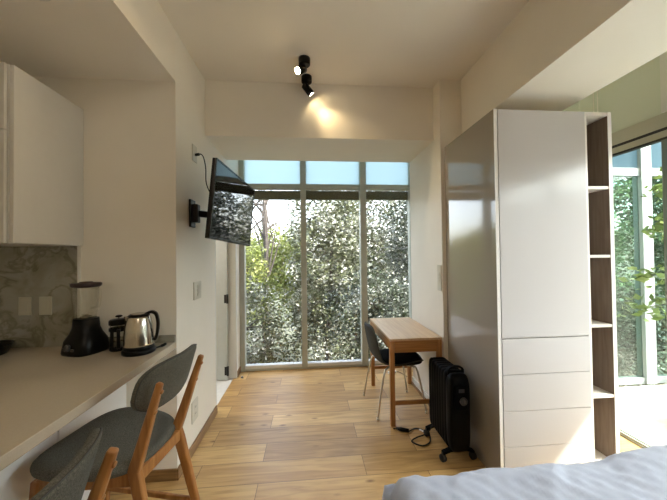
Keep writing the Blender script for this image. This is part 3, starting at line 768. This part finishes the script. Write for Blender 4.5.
for z in (.538, 1.007, 1.473, 1.936):
    bx(XD+.023, w_-.027, .004, dp-.013, z-.018, z).done('shelf', M['shelf'], o)
bx(XD+.023, w_-.027, .021, dp-.013, .071, .085).done('shelf', M['shelf'], o)

o = thing('pull_cord', 'pair of thin pale cords hanging by the glass behind the wardrobe top', 'cord', (2.46, 2.268, HC))
for dy in (0, .035):
    b = B(); b.tube([(0, dy, 0), (0, dy, -1.9)], .0035, 8); b.done('cord', M['cord'], o)
b = B(); b.box(-.01, .01, -.01, .045, -.015, -.0005); b.done('ceiling_clip', M['plastic'], o)

# ------------------------------------------------------------------ bed
o = thing('bed', 'low bed base with mattress under the white duvet', 'bed', (1.36, .26, 0))
bx(-.97, .97, -.97, .93, .06, .24).done('bed_base', M['bedbase'], o, bevel=.01)
for sx in (-1, 1):
    for sy in (-1, 1):
        bx(sx*.88-.03, sx*.88+.03, sy*.85-.03, sy*.85+.03, 0, .06).done('leg', M['blackm'], o)
bx(-.98, .98, -.97, .94, .24, .49).done('mattress', M['mattress'], o, bevel=.05, bseg=4)
# duvet : a draped, wrinkled sheet (thick)
nx, ny = 150, 110
x0, x1, y0, y1 = .315, 2.40, -.75, 1.262
rng = np.random.RandomState(3)
waves = [(rng.uniform(-1, 1)*rng.uniform(6, 26), rng.uniform(-1, 1)*rng.uniform(6, 26), rng.uniform(0, 6.28), rng.uniform(.0012, .0045)) for _ in range(26)]
waves += [(rng.uniform(-1, 1)*100, rng.uniform(.2, 1)*80, rng.uniform(0, 6.28), rng.uniform(.0008, .0018)) for _ in range(16)]
def duv(u, v):
    x = x0+(x1-x0)*u; y = y0+(y1-y0)*v
    z = .570 + .045*max(0, (x-.7)) + .006*math.sin(3*x+1)
    d = 0
    for a_, b_, p_, m_ in waves: d += m_*math.sin(a_*x+b_*y+p_+1.2*math.sin(3*y+2*x))
    z += .8*d + .016*abs(math.sin(9*x-5*y+1.5*math.sin(4*y)))**3*(.4+.6*math.sin(5*x)**2)
    # rounded rim that falls over the mattress edge
    e = min((x-x0)/.085, (y1-y)/.10, (x1-x)/.085)
    cx_, cy_ = max(0, 1-(x-x0)/.11), max(0, 1-(y1-y)/.12)
    q = min(1, math.sqrt(cx_*cx_+cy_*cy_))
    z -= .10*(1-math.sqrt(max(0, 1-q*q)))
    return Vector((x, y, z))
bm = bmesh.new()
tv_ = [[bm.verts.new(duv(i/nx, j/ny)) for i in range(nx+1)] for j in range(ny+1)]
for j in range(ny):
    for i in range(nx):
        f = bm.faces.new((tv_[j][i], tv_[j][i+1], tv_[j+1][i+1], tv_[j+1][i])); f.smooth = True
def skirt(seq, out):
    prev = seq
    for k in range(1, 9):
        cur = []
        for m_, v in enumerate(seq):
            w2 = .010*math.sin(m_*.31)+.006*math.sin(m_*.83+1)
            cur.append(bm.verts.new((v.co.x+out[0]*(.012*min(1, k*.5)+w2*k/8), v.co.y+out[1]*(.012*min(1, k*.5)+w2*k/8), v.co.z-k*.030)))
        for a_, b_, c_, d_ in zip(prev[:-1], prev[1:], cur[1:], cur[:-1]):
            f = bm.faces.new((a_, b_, c_, d_)); f.smooth = True
        prev = cur
skirt(tv_[ny], (0, 1)); skirt([r[0] for r in tv_], (-1, 0)); skirt([r[nx] for r in tv_], (1, 0))
bb = B(); bb.bm.free(); bb.bm = bm
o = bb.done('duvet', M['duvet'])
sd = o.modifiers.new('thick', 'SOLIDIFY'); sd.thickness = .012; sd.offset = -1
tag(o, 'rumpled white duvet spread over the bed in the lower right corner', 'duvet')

# ------------------------------------------------------------------ small things on the floor
o = thing('power_adapter', 'small white adapter lying on the floor under the desk', 'adapter', (1.02, 3.60, 0), .5)
bx(-.05, .05, -.028, .028, 0.0, .03).done('body', M['paper'], o, bevel=.005)
b = B(); b.tube(spline([(.05, 0, .012), (.09, -.03, .006), (.08, -.14, .005), (.05, -.25, .005)], 6), .003, 8); b.done('cable', M['blackmat'], o)
o = thing('door_stop', 'tiny chrome door stop on the floor near the window', 'door stop', (-.83, 3.66, 0))
b = B(); b.lathe([(.018, 0), (.018, .008), (.012, .012), (.012, .026), (.004, .03)], seg=18); b.done('stop_body', M['chrome'], o)
b = B(); b.lathe([(.0125, .014), (.0145, .016), (.0145, .022), (.0125, .024)], seg=18); b.done('rubber_ring', M['blackmat'], o)

# ------------------------------------------------------------------ trees outside
def foliage(name, mat, parent, clumps, per, size, seed, spread, flat=.5):
    r = np.random.RandomState(seed)
    C = np.repeat(np.array(clumps), per, axis=0); n = len(C)
    P = C + r.normal(0, 1, (n, 3))*spread
    d = r.normal(0, 1, (n, 3)); d[:, 2] = d[:, 2]*flat - .25; d /= np.linalg.norm(d, axis=1)[:, None]
    e = r.normal(0, 1, (n, 3)); e -= d*(e*d).sum(1)[:, None]; e /= np.linalg.norm(e, axis=1)[:, None]
    nn = np.cross(d, e)
    s = size*r.uniform(.6, 1.3, n)[:, None]
    v = np.stack([P-d*s*.5, P+e*s*.27+nn*s*.07, P+d*s*.5, P-e*s*.27+nn*s*.07], 1).reshape(-1, 3)
    me = bpy.data.meshes.new(name)
    me.vertices.add(n*4); me.vertices.foreach_set('co', v.astype(np.float32).ravel())
    me.loops.add(n*4); me.loops.foreach_set('vertex_index', np.arange(n*4, dtype=np.int32))
    me.polygons.add(n); me.polygons.foreach_set('loop_start', np.arange(n, dtype=np.int32)*4)
    me.update(calc_edges=True); me.validate()
    tone = np.clip(np.repeat(r.uniform(0, 1, len(clumps)), per)*.62 + r.uniform(0, 1, n)*.38, 0, 1)   # random tone per spray; in grey and dark leaves it places painted highlights
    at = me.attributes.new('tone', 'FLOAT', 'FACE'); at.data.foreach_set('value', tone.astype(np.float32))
    me.materials.append(mat)
    o = bpy.data.objects.new(name, me); COL.objects.link(o); o.parent = parent
    return o
def tree(name, label, loc, height, crown_c, crown_r, nclump, per, size, mat, seed, spread=.13, branches=14, hollow=.1, group='trees outside the window', trunk_r=.07):
    rnd = random.Random(seed); o = thing(name, label, 'tree', loc, 0, group)
    cc = Vector(crown_c); cr = Vector(crown_r)
    cl = []
    while len(cl) < nclump:
        q = Vector((rnd.uniform(-1, 1), rnd.uniform(-1, 1), rnd.uniform(-1, 1)))
        if hollow < q.length < 1: cl.append((cc.x+q.x*cr.x, cc.y+q.y*cr.y, cc.z+q.z*cr.z))
    b = B()
    tr = spline([(0, 0, 0), (rnd.uniform(-.1, .1), rnd.uniform(-.1, .1), height*.35), (rnd.uniform(-.25, .25), rnd.uniform(-.2, .2), height*.7), (cc.x*.8, cc.y*.8, height)], 6)
    b.tube(tr, [trunk_r*(1-.8*i/(len(tr)-1)) for i in range(len(tr))], 9); b.done('trunk', M['bark'], o)
    b = B()
    for k in range(branches):
        i = rnd.randrange(int(len(tr)*.35), len(tr)-1); a = Vector(tr[i]); e = Vector(rnd.choice(cl)) if cl else a+Vector((rnd.uniform(-1, 1), rnd.uniform(-1, 1), rnd.uniform(.4, 1.4)))
        m_ = a.lerp(e, .5)+Vector((rnd.uniform(-.1, .1), rnd.uniform(-.1, .1), .12))
        s_ = spline([a, m_, e], 5); b.tube(s_, [trunk_r*.42*(1-.85*q/(len(s_)-1)) for q in range(len(s_))], 6)
    b.done('branches', M['bark'], o)
    if per: foliage('foliage', mat, o, cl, per, size, seed, spread)
    return o
GZ = -3.0
struct(bx(-30, 30, YW+.4, 40, GZ-.2, GZ).done('ground', M['soil']), 'dark leafy ground below the window', 'ground')
tree('leafy_tree', 'yellow-green bushy tree low in the left window pane', (-2.0, 7.2, GZ), 4.6, (0, 0, 3.65), (1.0, .9, 1.5), 170, 130, .08, M['leafA'], 11)
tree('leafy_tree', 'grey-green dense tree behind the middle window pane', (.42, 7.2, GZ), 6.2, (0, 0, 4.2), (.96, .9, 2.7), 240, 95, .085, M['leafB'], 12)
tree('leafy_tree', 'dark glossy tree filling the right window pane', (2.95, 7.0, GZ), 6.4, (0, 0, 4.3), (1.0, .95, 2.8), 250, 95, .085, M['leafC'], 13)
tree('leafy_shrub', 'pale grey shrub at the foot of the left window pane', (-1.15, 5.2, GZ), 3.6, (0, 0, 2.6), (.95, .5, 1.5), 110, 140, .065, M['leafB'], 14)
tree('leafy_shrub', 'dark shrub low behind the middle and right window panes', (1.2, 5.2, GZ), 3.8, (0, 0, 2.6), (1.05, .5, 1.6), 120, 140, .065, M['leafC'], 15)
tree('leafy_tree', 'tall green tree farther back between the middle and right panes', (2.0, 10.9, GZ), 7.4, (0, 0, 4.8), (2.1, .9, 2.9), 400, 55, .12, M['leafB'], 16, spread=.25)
tree('leafy_tree', 'distant green tree behind the yellow-green tree', (-1.9, 12.8, GZ), 5.5, (0, 0, 3.8), (2.4, 1.2, 2.0), 300, 55, .14, M['leafA'], 17, spread=.25)
tree('bare_tree', 'bare dark branches against the sky in the left pane', (-1.35, 9.8, GZ), 7.6, (-.2, 0, 6.0), (.95, .7, 2.2), 30, 0, 0, None, 18, branches=26, trunk_r=.12)
tree('leafy_tree', 'fresh green tree seen through the terrace glass', (5.75, 6.3, GZ), 7.4, (0, 0, 5.2), (1.2, 1.1, 3.0), 420, 70, .09, M['leafD'], 19, group='greenery beyond the terrace')
tree('leafy_tree', 'large green tree at the far right beyond the terrace', (9.0, 6.3, GZ), 7.4, (0, 0, 5.2), (1.4, 1.2, 3.0), 360, 70, .10, M['leafD'], 20, group='greenery beyond the terrace')
tree('leafy_shrub', 'shrub low behind the terrace glass, its pale leaf highlights painted', (4.3, 4.2, GZ), 3.6, (0, 0, 3.0), (1.2, .5, 1.3), 180, 100, .065, M['leafB'], 21, group='greenery beyond the terrace')
# terrace plant whose branch reaches into view
o = thing('potted_tree', 'young leafy tree on the terrace reaching towards the wardrobe', 'plant', (3.42, 2.10, -.02))
b = B(); b.lathe([(.13, 0), (.18, .36), (.19, .37), (.165, .37), (.155, .32), (.01, .32)], seg=28); b.done('planter', M['terracotta'], o)
b = B(); tips = []
b.tube(spline([(0, 0, .3), (.02, .02, .9), (0, .05, 1.5), (.02, .08, 2.1)], 6), [.022-.0008*i for i in range(19)], 8)
for st_, md, en in (((.01, .04, 1.3), (-.16, .12, 1.55), (-.36, .22, 1.78)), ((.01, .04, 1.2), (-.20, .16, 1.32), (-.46, .30, 1.28)), ((.0, .05, 1.4), (-.22, .10, 1.62), (-.42, .12, 1.66)), ((.01, .03, 1.0), (-.2, .2, 1.05), (-.44, .36, .98)),
                  ((0, .05, 1.5), (.2, .1, 1.8), (.45, .0, 1.95)), ((.01, .06, 1.7), (.0, .3, 2.0), (-.05, .5, 2.15)), ((.01, .03, 1.1), (.2, -.1, 1.4), (.4, -.2, 1.5))):
    s_ = spline([st_, md, en], 8); b.tube(s_, [.009*(1-.8*i/16) for i in range(17)], 6); tips += [tuple(q) for q in s_[5:]]
b.done('stem', M['bark'], o)
foliage('foliage', M['leafE'], o, tips, 8, .085, 5, .05, .4)

# ------------------------------------------------------------------ light
wd = bpy.data.worlds.new('sky'); S.world = wd; wd.use_nodes = True
nt = wd.node_tree; bg = nt.nodes['Background']
sk = nt.nodes.new('ShaderNodeTexSky'); sk.sky_type = 'NISHITA'; sk.sun_disc = False
sk.sun_elevation = math.radians(44); sk.air_density = 1.0; sk.dust_density = 2.5; sk.ozone_density = 1
SUN = Vector((-1, .55, -1.14)).normalized()
sk.sun_rotation = math.atan2(-SUN.x, -SUN.y)
hs = nt.nodes.new('ShaderNodeHueSaturation'); hs.inputs['Saturation'].default_value = .5
nt.links.new(sk.outputs[0], hs.inputs['Color']); nt.links.new(hs.outputs[0], bg.inputs[0]); bg.inputs[1].default_value = .62
l = bpy.data.lights.new('sun', 'SUN'); l.energy = 4.4; l.color = (1, .97, .92); l.angle = .01
so = bpy.data.objects.new('sun', l); COL.objects.link(so); so.location = (6, -4, 8); so.rotation_euler = SUN.to_track_quat('-Z', 'Y').to_euler()

# ------------------------------------------------------------------ camera
f_px, pitch, yaw, roll = 291.9, .0144, .0837, -.0123
fwd = Vector((math.sin(yaw), math.cos(yaw), 0)); rt = Vector((math.cos(yaw), -math.sin(yaw), 0)); up = Vector((0, 0, 1))
f2 = fwd*math.cos(pitch)+up*math.sin(pitch); u2 = up*math.cos(pitch)-fwd*math.sin(pitch)
r3 = rt*math.cos(roll)+u2*math.sin(roll); u3 = u2*math.cos(roll)-rt*math.sin(roll)
cam = bpy.data.cameras.new('camera'); co = bpy.data.objects.new('camera', cam); COL.objects.link(co)
cam.sensor_fit = 'HORIZONTAL'; cam.sensor_width = 36; cam.lens = f_px/667*36; cam.clip_start = .02
m = Matrix((r3, u3, -f2)).transposed().to_4x4(); m.translation = (0, 0, 1.5)
co.matrix_world = m
S.camera = co

S.view_settings.view_transform = 'Standard'; S.view_settings.look = 'None'
S.view_settings.gamma = 1; S.view_settings.use_curve_mapping = False
S.view_settings.exposure = 1.72
S.cycles.use_denoising = True
S.cycles.max_bounces = 12; S.cycles.diffuse_bounces = 8; S.cycles.transparent_max_bounces = 24
S.cycles.sample_clamp_indirect = 6
